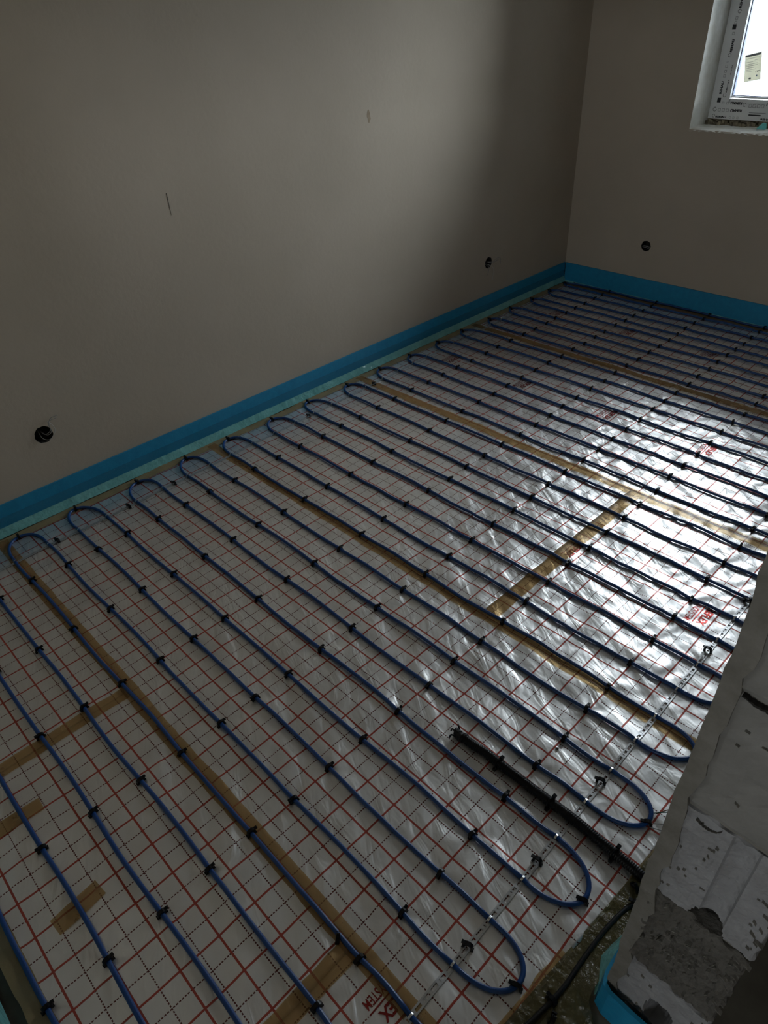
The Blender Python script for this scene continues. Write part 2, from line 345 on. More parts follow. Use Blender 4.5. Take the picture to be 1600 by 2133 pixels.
# right wall: aerated concrete, its raw end at the doorway shows the courses
wr = empty('wall_right', (1.005, 2.0, 0)); tag(wr, 'right wall of grey concrete blocks, raw end at the doorway', 'wall', kind='structure')
def child(b, name, m, parent, smooth=False):
    px, py, pz = parent.location
    b.V = [(x - px, y - py, z - pz) for x, y, z in b.V]
    return b.build(name, m, parent, smooth)
b = MB().box(XR, 1.088, 0.285, YB, -0.06, ZC); b.box(XR, 1.088, YF - 0.02, 0.285, DZ, ZC); b.box(XR, 1.088, YF - 0.02, DY0, -0.06, DZ)
child(b, 'wall_body', 'corridor_plaster', wr)
def rough_block(x0, x1, z0, z1, ydepth=0.083, cut=None, seed=0, amp=0.0022, nx=18, nz=26, lean=0.0):
    """one block: rough front towards the doorway; cut(x, z) -> extra depth carved out of the front"""
    V = []; F = []; q = np.random.default_rng(seed)
    xs = np.linspace(x0, x1, nx + 1); zs = np.linspace(z0, z1, nz + 1)
    X, Z = np.meshgrid(xs, zs, indexing='ij')
    yy = DY1 + amp * vnoise(X * 90 + seed, Z * 90, 40 + seed) + 0.6 * amp * vnoise(X * 220, Z * 220, 50 + seed) + lean * (Z - z0)
    if cut is not None: yy = yy + cut(X, Z)
    X = X.copy(); Z = Z.copy()
    Z[:, 0] += 0.003 * vnoise(X[:, 0] * 60 + seed, X[:, 0] * 0, 60); Z[:, -1] += -0.002 + 0.003 * vnoise(X[:, -1] * 60 + seed, X[:, -1] * 0 + 4, 61)
    X[0, :] += 0.0025 * vnoise(Z[0, :] * 60, Z[0, :] * 0 + seed, 62); X[-1, :] += 0.003 * vnoise(Z[-1, :] * 55, Z[-1, :] * 0 + seed, 63)
    for e in (0, -1): yy[e, :] += 0.004; yy[:, e] += 0.004           # worn arrises
    idx = lambda i, j: i * (nz + 1) + j
    for i in range(nx + 1):
        for j in range(nz + 1): V.append((X[i, j], yy[i, j], Z[i, j]))
    for i in range(nx):
        for j in range(nz): F.append((idx(i, j), idx(i + 1, j), idx(i + 1, j + 1), idx(i, j + 1)))
    per = [idx(i, 0) for i in range(nx + 1)] + [idx(nx, j) for j in range(1, nz + 1)] + [idx(i, nz) for i in range(nx - 1, -1, -1)] + [idx(0, j) for j in range(nz - 1, 0, -1)]
    k = len(V)
    for p in per: V.append((V[p][0], DY1 + ydepth, V[p][2]))
    n = len(per)
    for i in range(n): F.append((per[i], k + i, k + (i + 1) % n, per[(i + 1) % n]))
    F.append(tuple(k + i for i in range(n)))
    b = MB(); b.V = V; b.F = F; return b
def chan(X, Z):                                          # shallow cable channel, with a broken-out pocket at its foot
    c = 1.014 + 0.0 * Z; w = 0.019
    d = 0.011 * np.clip(1 - ((X - c) / w) ** 2, 0, 1) ** 0.5 * (Z < 0.745)
    p = (((X - 1.010) / 0.027) ** 2 + ((Z - 0.497) / 0.040) ** 2 < 1)
    return np.where(p, 0.055, d)
def foot_pocket(X, Z):
    p = (((X - 1.010) / 0.026) ** 2 + ((Z - 0.120) / 0.046) ** 2 < 1)
    return np.where(p, 0.075, 0.0)
BX0, BX1 = 0.9225, 1.084
o = child(rough_block(BX0, BX1, 0.0, 0.2435, cut=foot_pocket, seed=1, nx=40, nz=60), 'block', 'block_light', wr); o['label'] = 'lowest pale block with a rounded pocket'
o = child(rough_block(BX0, BX1, 0.245, 0.4985, seed=2, amp=0.0055, nx=34, nz=50), 'block', 'mortar_dark', wr); o['label'] = 'dark mortar-smeared block'
o = child(rough_block(BX0, BX1, 0.5000, 0.7500, cut=chan, seed=3, nx=54, nz=80), 'block', 'block_light', wr); o['label'] = 'pale block with a vertical channel and pocket'
for k, z in enumerate((0.7515, 1.0015, 1.2515, 1.5015, 1.7515, 2.0015, 2.2515)):
    child(rough_block(BX0, BX1, z, z + 0.2485, seed=4 + k, amp=0.0022 if k else 0.0016), 'block', 'block_upper', wr)
for zj in (0.244, 0.499, 0.7508, 1.0008, 1.2508, 1.5008, 1.7508, 2.0008, 2.2508):
    b = MB()
    if zj == 0.499: b.box(0.9235, 0.981, 0.2045, 0.282, zj - 0.004, zj + 0.004); b.box(1.039, 1.083, 0.2045, 0.282, zj - 0.004, zj + 0.004)
    else: b.box(0.9235, 1.083, 0.2045, 0.282, zj - 0.004, zj + 0.004)
    child(b, 'mortar_joint', 'plaster_edge', wr)
# ragged plaster skin on the room side, its broken edge showing
n = 120; zs = np.linspace(0.0, 2.6, n); V = []; F = []
wig = vnoise(zs * 34, zs * 0 + 1, 70) * 0.004 + vnoise(zs * 9, zs * 0 + 5, 71) * 0.004
for z, w in zip(zs, wig):
    t = 0.913 - 0.006 * math.exp(-((z - 0.5) / 0.45) ** 2)
    V += [(t + 0.4 * w, 0.197 + 0.5 * w, z), (0.9335 + 1.6 * w, 0.1965, z), (0.9335 + 1.6 * w, 0.212, z), (t, YB, z), (0.921, YB, z), (0.921, 0.23, z)]
for i in range(n - 1):
    k = 6 * i
    for a, c in ((0, 1), (1, 2), (2, 5), (5, 4), (4, 3), (3, 0)): F.append((k + a, k + c, k + 6 + c, k + 6 + a))
b = MB(); b.V = V; b.F = F; child(b, 'plaster_skin', 'plaster_edge', wr)
# pale lime smears, cracks and chips on the raw end
q = random.Random(5); chips = MB(); smear = MB()
for k in range(60):
    z = q.choice([q.uniform(0.52, 0.74), q.uniform(0.05, 0.22), q.uniform(0.52, 0.72), q.uniform(0.8, 1.2)]); x = q.uniform(0.935, 1.075)
    if 0.99 < x < 1.04: continue
    a = q.uniform(-0.9, 0.2); ln = q.uniform(0.0015, 0.0042); w = q.uniform(0.0004, 0.0008)
    dx, dz = math.cos(a), math.sin(a)
    chips.prism([(x - dx * ln, z - dz * ln), (x + dz * w, z - dx * w), (x + dx * ln, z + dz * ln), (x - dz * w, z + dx * w)], 0.1960, 0.2020, lambda a_, c_, d_: (a_, d_, c_))
for k in range(30):                                      # torn right-hand arris
    z = q.uniform(0.18, 0.72); x = q.uniform(1.062, 1.084); ln = q.uniform(0.003, 0.008)
    chips.prism([(x - ln, z + 0.003), (x, z - 0.0008), (x + ln * 0.8, z - 0.003), (x, z + 0.0008)], 0.1945, 0.203, lambda a_, c_, d_: (a_, d_, c_))
o = child(chips, 'chips', 'plaster_edge', wr); o['kind'] = 'stuff'
for k in range(60):
    z = q.gauss(0.36, 0.07); x = q.gauss(0.99, 0.03)
    if not (0.255 < z < 0.485 and 0.935 < x < 1.07): continue
    a = q.uniform(0.5, 1.3); ln = q.uniform(0.0015, 0.006); w = q.uniform(0.0004, 0.0011); dx, dz = math.cos(a), math.sin(a)
    smear.prism([(x - dx * ln, z - dz * ln), (x + dz * w, z - dx * w), (x + dx * ln, z + dz * ln), (x - dz * w, z + dx * w)], 0.1935, 0.2060, lambda a_, c_, d_: (a_, d_, c_))
o = child(smear, 'lime_smears', 'mortar_pale', wr); o['kind'] = 'stuff'
def crack(pts, w, name='crack', cm='hole_dark'):
    P = curve_pts([(x, 0, z) for x, z in pts], 30); V = []; F = []; n = len(P); qq = random.Random(len(pts))
    for i, p in enumerate(P):
        ww = w * (0.25 + math.sin(math.pi * (i + 0.4) / n)) * qq.uniform(0.6, 1.3); jz = qq.uniform(-1, 1) * 0.0012
        V += [(p[0], 0.1952, p[2] - ww + jz), (p[0], 0.1952, p[2] + ww + jz), (p[0], 0.203, p[2] + ww + jz), (p[0], 0.203, p[2] - ww + jz)]
    for i in range(n - 1):
        for a in range(4): F.append((4 * i + a, 4 * i + (a + 1) % 4, 4 * i + 4 + (a + 1) % 4, 4 * i + 4 + a))
    b = MB(); b.V = V; b.F = F; o = child(b, name, cm, wr); o['label'] = 'dark ragged crack'
crack([(0.940, 1.001), (0.962, 0.998), (0.985, 1.000), (1.02, 0.996), (1.07, 0.999)], 0.0020)
crack([(0.945, 0.735), (0.958, 0.729), (0.972, 0.733), (0.980, 0.744)], 0.0003, cm='mortar_dark')

# ------------------------------------------------------------------ window
FY = 4.123
win = empty('window_1', ((WX0 + WX1) / 2, 4.16, WZ0)); tag(win, 'white plastic window with printed protective film on its frame', 'window', kind='structure')
def ring_frame(x0, x1, z0, z1, w, y0, y1):
    b = MB(); b.box(x0, x0 + w, y0, y1, z0, z1); b.box(x1 - w, x1, y0, y1, z0, z1); b.box(x0 + w, x1 - w, y0, y1, z0, z0 + w); b.box(x0 + w, x1 - w, y0, y1, z1 - w, z1); return b
FX0, FX1, FZ0, FZ1 = -0.957, WX1 - 0.004, 1.0445, WZ1 - 0.005
child(ring_frame(FX0, FX1, FZ0, FZ1, 0.050, 4.136, 4.205), 'outer_frame', 'pvc_white', win)
sash = child(ring_frame(-0.933, WX1 - 0.028, 1.0455, WZ1 - 0.029, 0.085, FY, 4.19), 'sash', 'pvc_white', win)
child(ring_frame(-0.856, WX1 - 0.105, 1.152, WZ1 - 0.106, 0.0085, 4.132, 4.165), 'glazing_bead', 'pvc_bead', win)
child(ring_frame(-0.872, WX1 - 0.089, 1.125, WZ1 - 0.09, 0.022, 4.136, 4.17), 'rebate', 'pvc_white', win)
child(ring_frame(-0.848, WX1 - 0.113, 1.160, WZ1 - 0.114, 0.004, 4.146, 4.172), 'gasket', 'seal_blue', win)
child(MB().box(-0.846, WX1 - 0.115, 4.152, 4.158, 1.162, WZ1 - 0.116), 'pane', 'glass', win)
b = MB()                                                # mounting foam and rubble under the frame
xs = np.linspace(WX0, WX1, 60)
for i in range(59):
    z = 1.034 + 0.008 * math.sin(i * 1.3) + 0.004 * math.sin(i * 3.1); b.box(xs[i], xs[i + 1], 4.118 + 0.008 * math.sin(i * 2.1), 4.20, WZ0 - 0.003, z)
b.box(WX0, WX1, 4.150, 4.20, WZ0 - 0.003, 1.0448); child(b, 'mounting_foam', 'pu_foam', win)
V = []; F = []; nx, ny = 60, 10                           # lumpy plaster on the sill
for i in range(nx + 1):
    for j in range(ny + 1):
        x = WX0 + (WX1 - WX0) * i / nx; y = YB - 0.004 + 0.19 * j / ny
        V.append((x, y + (0.006 * math.sin(i * 2.7) * (j == 0)), WZ0 + 0.004 + 0.0045 * float(vnoise(np.array([x * 40]), np.array([y * 40]), 80)[0]) + (-0.010 if j == 0 else 0)))
for i in range(nx):
    for j in range(ny): F.append((i * (ny + 1) + j, (i + 1) * (ny + 1) + j, (i + 1) * (ny + 1) + j + 1, i * (ny + 1) + j + 1))
b = MB(); b.V = V; b.F = F; child(b, 'sill_plaster', 'plaster_white', win)
def wtext(s, x, z, length, height, ang, m='print_black', bold=0.06):
    """printed letters on the sash film, centred at x, z"""
    V2, F2 = text_mesh(s, bold); b = MB(); ca, sa = math.cos(ang), math.sin(ang)
    for a, c in V2:
        a = (a - 0.5) * length; c = (c - 0.5) * height
        b.V.append((x + a * ca - c * sa, FY - 0.0008, z + a * sa + c * ca))
    b.F = F2; o = child(b, 'lettering', m, win); o.parent = sash; return o
def wring(x, z, r, m='print_black', gap=0.9, sq=False, rot=0.0, th=0.22):
    b = MB(); n = 4 if sq else 14; a0 = math.pi / 4 if sq else rot; span = 2 * math.pi - (0 if sq else gap)
    for i in range(n):
        t0 = a0 + span * i / n; t1 = a0 + span * (i + 1) / n; k = len(b.V)
        for t, rr in ((t0, r), (t1, r), (t1, r * (1 - th)), (t0, r * (1 - th))): b.V.append((x + rr * math.cos(t), FY - 0.0008, z + rr * math.sin(t)))
        b.F.append((k, k + 1, k + 2, k + 3))
    o = child(b, 'printed_ring' if not sq else 'printed_icon', m, win); o.parent = sash; return o
UP = math.pi / 2
for z in (1.200, 1.3985, 1.597, 1.795, 1.99, 2.19):
    wtext('REHAU', -0.9065 + 0.02 * (z - 1.2) * 0 + (0.010 if z > 1.3 else 0) , z, 0.062, 0.0135, UP)
for z in (1.3545, 1.553, 1.751): wring(-0.9000 if z < 1.5 else -0.895, z, 0.0095)
wring(-0.8805, 1.1637, 0.0095, rot=2.0)
for x, z in ((-0.9060, 1.1387), (-0.9063, 1.4828), (-0.905, 1.82)):
    child(MB().box(x - 0.0098, x + 0.0098, FY - 0.0015, FY + 0.002, z - 0.0115, z + 0.0115), 'black_cap', 'print_black', win).parent = sash
for z in (1.2563, 1.2785, 1.3025, 1.3226, 1.4539, 1.5037, 1.5230): wring(-0.9035, z, 0.009 if z != 1.3226 else 0.006, 'print_grey', sq=True, th=0.25)
wtext('REHAU', -0.875, 1.208, 0.062, 0.006, UP)
wtext('A-3-65', -0.872, 1.285, 0.050, 0.005, UP, 'print_grey')
wtext('REHAU', -0.8035, 1.1268, 0.064, 0.0135, math.pi); wring(-0.7560, 1.1215, 0.0100)
wtext('REHAU', -0.7960, 1.0910, 0.064, 0.0140, math.pi); wring(-0.9195, 1.0930, 0.0110, rot=1.0)
wtext('REHAU', -0.8760, 1.0565, 0.062, 0.0095, 0.0); wring(-0.9195, 1.0600, 0.0085)
wtext('REHAU', -0.6050, 1.1268, 0.064, 0.0135, math.pi); wtext('REHAU', -0.62, 1.0560, 0.062, 0.0095, 0.0)
for x in (-0.8927, -0.8694, -0.8462): wring(x, 1.0905, 0.0105, 'print_grey', sq=True)
for x in (-0.8789, -0.8543): wring(x, 1.1255, 0.0085, 'print_grey', sq=True)
for x in (-0.7235, -0.7015, -0.6779, -0.6556): wring(x, 1.1180, 0.0115, 'print_grey', sq=True)
for x in (-0.8232, -0.8023, -0.7800): wring(x, 1.0560, 0.0072, 'print_grey', sq=True)
child(MB().box(-0.722, -0.655, FY - 0.0009, FY, 1.0705, 1.0765), 'printed_bar', 'print_black', win).parent = sash
child(MB().box(-0.722, -0.630, FY - 0.0009, FY, 1.0835, 1.0860), 'printed_bar', 'print_grey', win).parent = sash
# sticker on the inside of the pane
st = empty('window_sticker', (-0.770, 4.1505, 1.298)); tag(st, 'cream paper label stuck on the inside of the window pane', 'label')
b = MB(); P4 = [(-0.798, 1.226), (-0.7146, 1.243), (-0.740, 1.371), (-0.8245, 1.351)]
b.prism(P4, 4.1500, 4.1515, lambda a, c, d: (a, d, c)); paper = child(b, 'paper', 'paper', st)
e1 = np.array([0.0834, 0.0175]); e2 = np.array([-0.0262, 0.1265]); o0 = np.array(P4[0])
def stick(u0, u1, v0, v1, m, name):
    P = [tuple(o0 + u * e1 + v * e2) for u, v in ((u0, v0), (u1, v0), (u1, v1), (u0, v1))]
    child(MB().prism(P, 4.1492, 4.1499, lambda a, c, d: (a, d, c)), name, m, st).parent = paper
stick(0.03, 0.97, 0.91, 0.985, 'paper_grey', 'heading_bar')
for v, u0, u1 in ((0.83, 0.1, 0.9), (0.74, 0.6, 0.85), (0.70, 0.1, 0.5), (0.62, 0.1, 0.8), (0.56, 0.1, 0.8), (0.49, 0.1, 0.6), (0.42, 0.1, 0.7), (0.36, 0.1, 0.55)):
    stick(u0, u1, v, v + 0.014, 'paper_grey', 'printed_line')
def sticktext(s, u, v, du, dv, m):
    V2, F2 = text_mesh(s, 0.02); b = MB()
    for a, c in V2:
        p = o0 + (u + a * du) * e1 + (v + c * dv) * e2; b.V.append((p[0], 4.1490, p[1]))
    b.F = F2; child(b, 'digits', m, st).parent = paper
sticktext('77*', 0.66, 0.28, 0.28, 0.07, 'print_black')
sticktext('4', 0.70, 0.12, 0.12, 0.08, 'seal_blue')
stick(0.28, 0.42, 0.07, 0.14, 'paper_grey', 'printed_box')
# offcut on the sill
ow = MB(); k = [(-0.637, 4.055), (-0.585, 4.040), (-0.590, 4.078), (-0.628, 4.085)]
ow.V = [(x, y, 1.018) for x, y in k] + [(-0.612, 4.060, 1.046), (-0.592, 4.058, 1.044), (-0.594, 4.075, 1.046), (-0.612, 4.076, 1.047)]
ow.F = [(0, 3, 2, 1), (4, 5, 6, 7), (0, 1, 5, 4), (1, 2, 6, 5), (2, 3, 7, 6), (3, 0, 4, 7)]
tag(ow.build('foam_offcut', 'foam_teal'), 'small turquoise foam offcut lying on the window sill', 'foam piece')

# ------------------------------------------------------------------ foil sheets
SHEETS = [  # x0, x1, y0, y1, grid offset x, y, logo x, y (None = no logo), label
    (-1.632, -0.560, -0.668, -0.098, 0.000, 0.001, None, 'silver gridded foil sheet at the left front, left of the cross tape'),
    (-0.562, 0.470, -0.668, -0.098, 0.037, 0.001, None, 'silver gridded foil sheet at the bottom left between two cross tapes'),
    (0.468, 0.838, -0.668, -0.098, 0.041, 0.001, (0.591, -0.112), 'small silver foil piece at the bottom beside the doorway'),
    (-1.632, 0.838, -0.100, 0.902, 0.000, 0.000, None, 'wide silver gridded foil sheet under the black conduit'),
    (-1.632, 0.024, 0.900, 1.882, 0.050, -0.009, None, 'silver gridded foil sheet left of the short brown cross tape'),
    (0.022, 0.880, 0.900, 1.882, 0.000, -0.009, (0.550, 1.386), 'crinkled silver foil sheet right of the short brown cross tape'),
    (-1.632, 0.880, 1.880, 2.882, 0.050, -0.012, (0.105, 2.384), 'crinkled silver foil sheet catching the window glare'),
    (-1.632, 0.880, 2.880, 3.888, 0.009, 0.010, (0.164, 3.360), 'shaded silver foil sheet along the far wall')]
def right_edge(y): return 0.803 + 0.052 * np.clip((y - 0.02) / 0.68, -1.0, 0.8)
def foil_sheet(x0, x1, y0, y1, ox, oy, logo, label):
    nx = max(4, int(round((x1 - x0) / 0.0085))); ny = max(4, int(round((y1 - y0) / 0.0085)))
    X, Y = np.meshgrid(np.linspace(x0, x1, nx + 1), np.linspace(y0, y1, ny + 1), indexing='ij')
    if x1 > 0.83:                                        # trimmed edge towards the doorway
        tgt = np.minimum(right_edge(Y) + 0.002 * vnoise(Y * 30, Y * 0, 90), x1); s = np.clip((X - 0.60) / (x1 - 0.60), 0, 1)
        X = np.where(X > 0.60, 0.60 + s * (tgt - 0.60), X)
    Z = relief(X, Y) + clip_relief(X, Y)
    edge = np.minimum(np.minimum(X - x0, 0.05), np.minimum(Y - y0, y1 - Y)); Z = Z * np.clip(0.35 + edge / 0.03, 0, 1)
    Z = np.maximum(Z, 0.0004)
    V = np.stack([X, Y, Z], -1).reshape(-1, 3); idx = np.arange((nx + 1) * (ny + 1)).reshape(nx + 1, ny + 1)
    Fq = np.stack([idx[:-1, :-1], idx[1:, :-1], idx[1:, 1:], idx[:-1, 1:]], -1).reshape(-1, 4)
    per = list(idx[:, 0]) + list(idx[-1, 1:]) + list(idx[-2::-1, -1]) + list(idx[0, -2:0:-1]); k = len(V); n = len(per)
    low = V[per].copy(); low[:, 2] = -0.0038
    V = np.vstack([V, low]); per = np.array(per); r = np.arange(n)
    Fs = np.stack([per, k + r, k + (r + 1) % n, per[(r + 1) % n]], -1)
    Fa = np.vstack([Fq, Fs])
    me = bpy.data.meshes.new('foil_sheet'); me.vertices.add(len(V)); me.vertices.foreach_set('co', V.ravel())
    me.loops.add(Fa.size); me.loops.foreach_set('vertex_index', Fa.ravel()); me.polygons.add(len(Fa))
    me.polygons.foreach_set('loop_start', np.arange(len(Fa)) * 4)
    me.update(calc_edges=True)
    lv = Fa.ravel(); g1 = me.uv_layers.new(name='grid'); g2 = me.uv_layers.new(name='logo')
    g1.data.foreach_set('uv', np.stack([V[lv, 0] - ox, V[lv, 1] - oy], -1).ravel())
    lx, ly = logo if logo else (0, 50)
    g2.data.foreach_set('uv', np.stack([V[lv, 0] - lx, V[lv, 1] - ly], -1).ravel())
    me.polygons.foreach_set('use_smooth', [True] * len(Fq) + [False] * len(Fs))
    me.materials.append(MATS['foil']); me.validate()
    root = bpy.data.objects.new('foil_sheet', me); link(root); tag(root, label, 'foil sheet')
    if logo:                                             # printed words every half metre
        for kk in range(-8, 9):
            cx = lx + 0.505 * kk
            if not (x0 + 0.018 < cx < x1 - 0.04): continue
            def put(s, bold, x_lo, x_hi, ya, yb):
                V2, F2 = text_mesh(s, bold); px = x_lo + V2[:, 1] * (x_hi - x_lo); py = ya + V2[:, 0] * (yb - ya)
                ok = py > y0 - 1
                pz = relief(px, py) + clip_relief(px, py) + 0.0011
                meshobj('printed_word', np.stack([px, py, pz], -1), F2, 'ink_red', root)
            top = min(ly + 0.050, y1 - 0.003)
            if y1 - ly < 0.05:                            # the row runs under the seam: only its end shows
                put('LEX', 0.035, cx + 0.010, cx + 0.037, y1 - 0.004, ly - 0.038); put('SYSTEM', 0.012, cx - 0.028, cx - 0.006, y1 - 0.002, ly - 0.048)
            else:
                put('REFLEX', 0.035, cx + 0.010, cx + 0.037, ly + 0.048, ly - 0.048)
                if cx - x0 > 0.03: put('INNOSYSTEM', 0.006, cx - 0.028, cx - 0.006, ly + 0.050, ly - 0.054)
            n = 12; py = np.linspace(top, ly - 0.052, n); V3 = []; F3 = []
            for y in py:
                for dx in (-0.0016, 0.0016): V3.append((cx + 0.001 + dx, y, float(relief(np.array([cx]), np.array([y]))[0] + clip_relief(np.array([cx]), np.array([y]))[0]) + 0.0011))
            for i in range(n - 1): F3.append((2 * i, 2 * i + 1, 2 * i + 3, 2 * i + 2))
            meshobj('printed_rule', V3, F3, 'ink_red', root)
    return root
for s in SHEETS: foil_sheet(*s)

# ------------------------------------------------------------------ tapes
def tape(name, p0, p1, w, m, label, dz=0.0013, seed=0, rag=0.0015, group=None, folds=True):
    """strip of tape laid on the foil from p0 to p1"""
    p0 = np.array(p0, float); p1 = np.array(p1, float); L = np.linalg.norm(p1 - p0); d = (p1 - p0) / L; nrm = np.array([-d[1], d[0]])
    n = max(6, int(L / 0.012)); k = 6; V = []; F = []; t = np.linspace(0, L, n + 1)
    wob = 0.0025 * vnoise(t * 3 + seed, t * 0, 100 + seed); e0 = rag * vnoise(t * 26 + seed, t * 0 + 3, 101); e1_ = rag * vnoise(t * 26 + seed, t * 0 + 9, 102)
    S = np.linspace(-0.5, 0.5, k + 1)
    C = p0[None, None, :] + t[:, None, None] * d + ((S[None, :] * w + wob[:, None] + np.where(S[None, :] < 0, e0[:, None], e1_[:, None]))[..., None]) * nrm
    X, Y = C[..., 0], C[..., 1]; Z = np.maximum(relief(X, Y), 0.0015) + np.maximum(clip_relief(X, Y), -0.0005) + dz
    V = [tuple(v) for v in np.stack([X, Y, Z], -1).reshape(-1, 3)]
    for i in range(n):
        for j in range(k): a = i * (k + 1) + j; F.append((a, a + 1, a + k + 2, a + k + 1))
    o = meshobj(name, V, F, m, None, True)
    return tag(o, label, 'tape', group)
tape('packing_tape', (-1.640, -0.100), (0.832, -0.098), 0.046, 'tape_brown', 'brown packing tape along the nearest long foil seam', seed=1)
tape('packing_tape', (-1.640, 0.897), (0.850, 0.898), 0.044, 'tape_brown', 'brown packing tape along the second long foil seam', seed=2)
tape('packing_tape', (-1.640, 1.868), (0.850, 1.872), 0.050, 'tape_brown', 'brown packing tape along the third long foil seam', seed=3)
tape('packing_tape', (-1.640, 2.864), (0.850, 2.868), 0.046, 'tape_brown', 'ochre packing tape along the long seam nearest the far wall', seed=4)
tape('packing_tape', (0.048, 0.915), (0.046, 1.850), 0.054, 'tape_brown', 'short brown cross tape joining the second and third long seams', dz=0.0016, seed=5)
tape('packing_tape', (-0.563, -0.655), (-0.558, -0.115), 0.050, 'tape_brown', 'brown cross tape ending at the nearest long seam, left edge', dz=0.0016, seed=6)
tape('packing_tape', (0.472, -0.655), (0.470, -0.112), 0.052, 'tape_brown', 'brown cross tape at the bottom edge of the picture', dz=0.0016, seed=7)
tape('packing_tape', (-0.388, -0.600), (-0.380, -0.452), 0.046, 'tape_brown', 'upper of two short loose brown tape patches', dz=0.0016, seed=8)
tape('packing_tape', (-0.047, -0.558), (-0.058, -0.440), 0.050, 'tape_brown', 'lower of two short loose brown tape patches', dz=0.0016, seed=9)
tape('packing_tape', (-1.629, -0.665), (-1.629, 3.885), 0.048, 'tape_edge', 'long olive-brown edge tape along the left wall', dz=0.0012, seed=10)
tape('packing_tape', (-1.610, 3.872), (0.860, 3.866), 0.040, 'tape_brown', 'ochre edge tape along the far wall', dz=0.0012, seed=11)
tape('packing_tape', (-1.60, -0.655), (0.84, -0.655), 0.046, 'tape_edge', 'brown edge tape along the front edge, bottom left', dz=0.0012, seed=12)
tape('packing_tape', (0.838, 0.700), (0.866, 1.300), 0.044, 'tape_edge', 'brown edge tape by the loose wires at the doorway wall', dz=0.0012, seed=13)
tape('packing_tape', (0.826, 0.215), (0.803, -0.200), 0.055, 'tape_brown', 'crumpled brown tape beside the black cable', dz=0.0018, seed=14, rag=0.004)
tape('packing_tape', (0.856, 0.705), (0.845, 0.380), 0.036, 'tape_edge', 'brown edge tape between foil and doorway wall', dz=0.0012, seed=15)

# ------------------------------------------------------------------ blue edge insulation
def strip_path(name, path, h, label, inward, thick=0.009, seed=0, skirt=0.034, z_crease=0.040, clear=True, skirt_mat='film_teal', sk_end=None):
    """foam strip standing along a floor polyline; inward(i) is the unit vector into the room"""
    P = np.array(path, float); root = empty(name, (*P[0][:2], 0)); tag(root, label, 'edge strip')
    def rows(prof, m, nm, wig=0.0, smooth=True):
        V = []; F = []; n = len(P); k = len(prof)
        for i, p in enumerate(P):
            iv = np.array(inward(i)); w = wig * math.sin(i * 0.83 + seed) + wig * 0.7 * math.sin(i * 2.17)
            for j, (d, z) in enumerate(prof): V.append((p[0] + iv[0] * (d + w * (j > 0) * (j < k - 1)), p[1] + iv[1] * (d + w * (j > 0) * (j < k - 1)), z + 0.4 * w * (j > 0)))
        for i in range(n - 1):
            for j in range(k - 1): F.append((i * k + j, (i + 1) * k + j, (i + 1) * k + j + 1, i * k + j + 1))
        b = MB(); b.V = V; b.F = F; return child(b, nm, m, root, smooth)
    b = rows([(0.0005, 0.0), (0.0005, h), (thick, h), (thick + 0.001, h * 0.5), (thick + 0.003, 0.0)], 'foam_blue', 'foam', 0.0006, False)
    if skirt:
        rows([(thick + 0.0025, z_crease), (thick + 0.010, z_crease * 0.55), (thick + 0.0175, 0.0055)], skirt_mat, 'film_skirt', 0.0012)
    if clear:
        rows([(thick + 0.0022, h * 0.62), (thick + 0.0038, h * 0.45), (thick + 0.0050, z_crease + 0.002)], 'film_clear', 'clear_film', 0.0011)
    return root
npt = 150
strip_path('edge_strip', [(XL, y) for y in np.linspace(YF + 0.01, YB - 0.012, npt)], 0.135, 'blue foam edge strip with turquoise film along the left wall', lambda i: (1, 0), seed=1)
strip_path('edge_strip', [(x, YB) for x in np.linspace(XL + 0.012, XR - 0.01, npt)], 0.132, 'dark blue foam edge strip along the far wall', lambda i: (0, -1), seed=2, skirt=0.020, clear=False, z_crease=0.012)
strip_path('edge_strip', [(x, YF) for x in np.linspace(XL + 0.012, 0.86, 90)], 0.132, 'turquoise and blue edge strip at the bottom left corner', lambda i: (0, 1), seed=3, skirt=0.018, clear=False, z_crease=0.075)
# wraps the raw wall end at the doorway
wp = [(0.9060, y) for y in np.linspace(2.6, 0.24, 60)] + [(0.9075, 0.205), (0.913, 0.190), (0.926, 0.184)] + [(x, 0.1835) for x in np.linspace(0.95, 1.10, 8)]
def wnorm(i):
    P = np.array(wp); a = P[min(i + 1, len(P) - 1)] - P[max(i - 1, 0)]; a = a / np.linalg.norm(a); return (a[1], -a[0])
strip_path('edge_strip', wp, 0.098, 'blue foam edge strip wrapped round the raw block wall end', wnorm, seed=4, skirt=0, clear=False)
def film_sheet():
    """loose clear film between foil edge and doorway wall"""
    V = []; F = []; ys = np.linspace(-0.25, 1.6, 150); k = 7
    for i, y in enumerate(ys):
        xa = float(right_edge(np.array([y]))[0]) - 0.006; xb = 0.893 if y > 0.175 else min(1.05, 0.893 + (0.175 - y) * 1.1)
        if y < 0.17: xb = max(xb, 0.90)
        for j in range(k + 1):
            s = j / k; x = xa + s * (xb - xa)
            z = 0.0052 + 0.007 * abs(float(vnoise(np.array([x * 30]), np.array([y * 22]), 120)[0])) * math.sin(math.pi * s) + (0.018 * s ** 3 if y > 0.175 else 0.0)
            V.append((x, y, z))
    for i in range(len(ys) - 1):
        for j in range(k): a = i * (k + 1) + j; F.append((a, a + 1, a + k + 2, a + k + 1))
    o = meshobj('film_strip', V, F, 'film_olive', None, True); tag(o, 'crumpled olive film between foil and raw wall end', 'film'); return o
film_sheet()
b = MB(); V = []; n = 40; ys = np.linspace(1.25, 0.262, n)     # turquoise flap in front of the wrapped strip
for y in ys:
    w = 0.004 + 0.020 * max(0.0, 1 - abs(y - 0.265) / 0.13); z1 = 0.030 + 0.035 * max(0.0, 1 - abs(y - 0.27) / 0.15)
    V += [(0.893, y, z1), (0.893 - w, y, 0.012)]
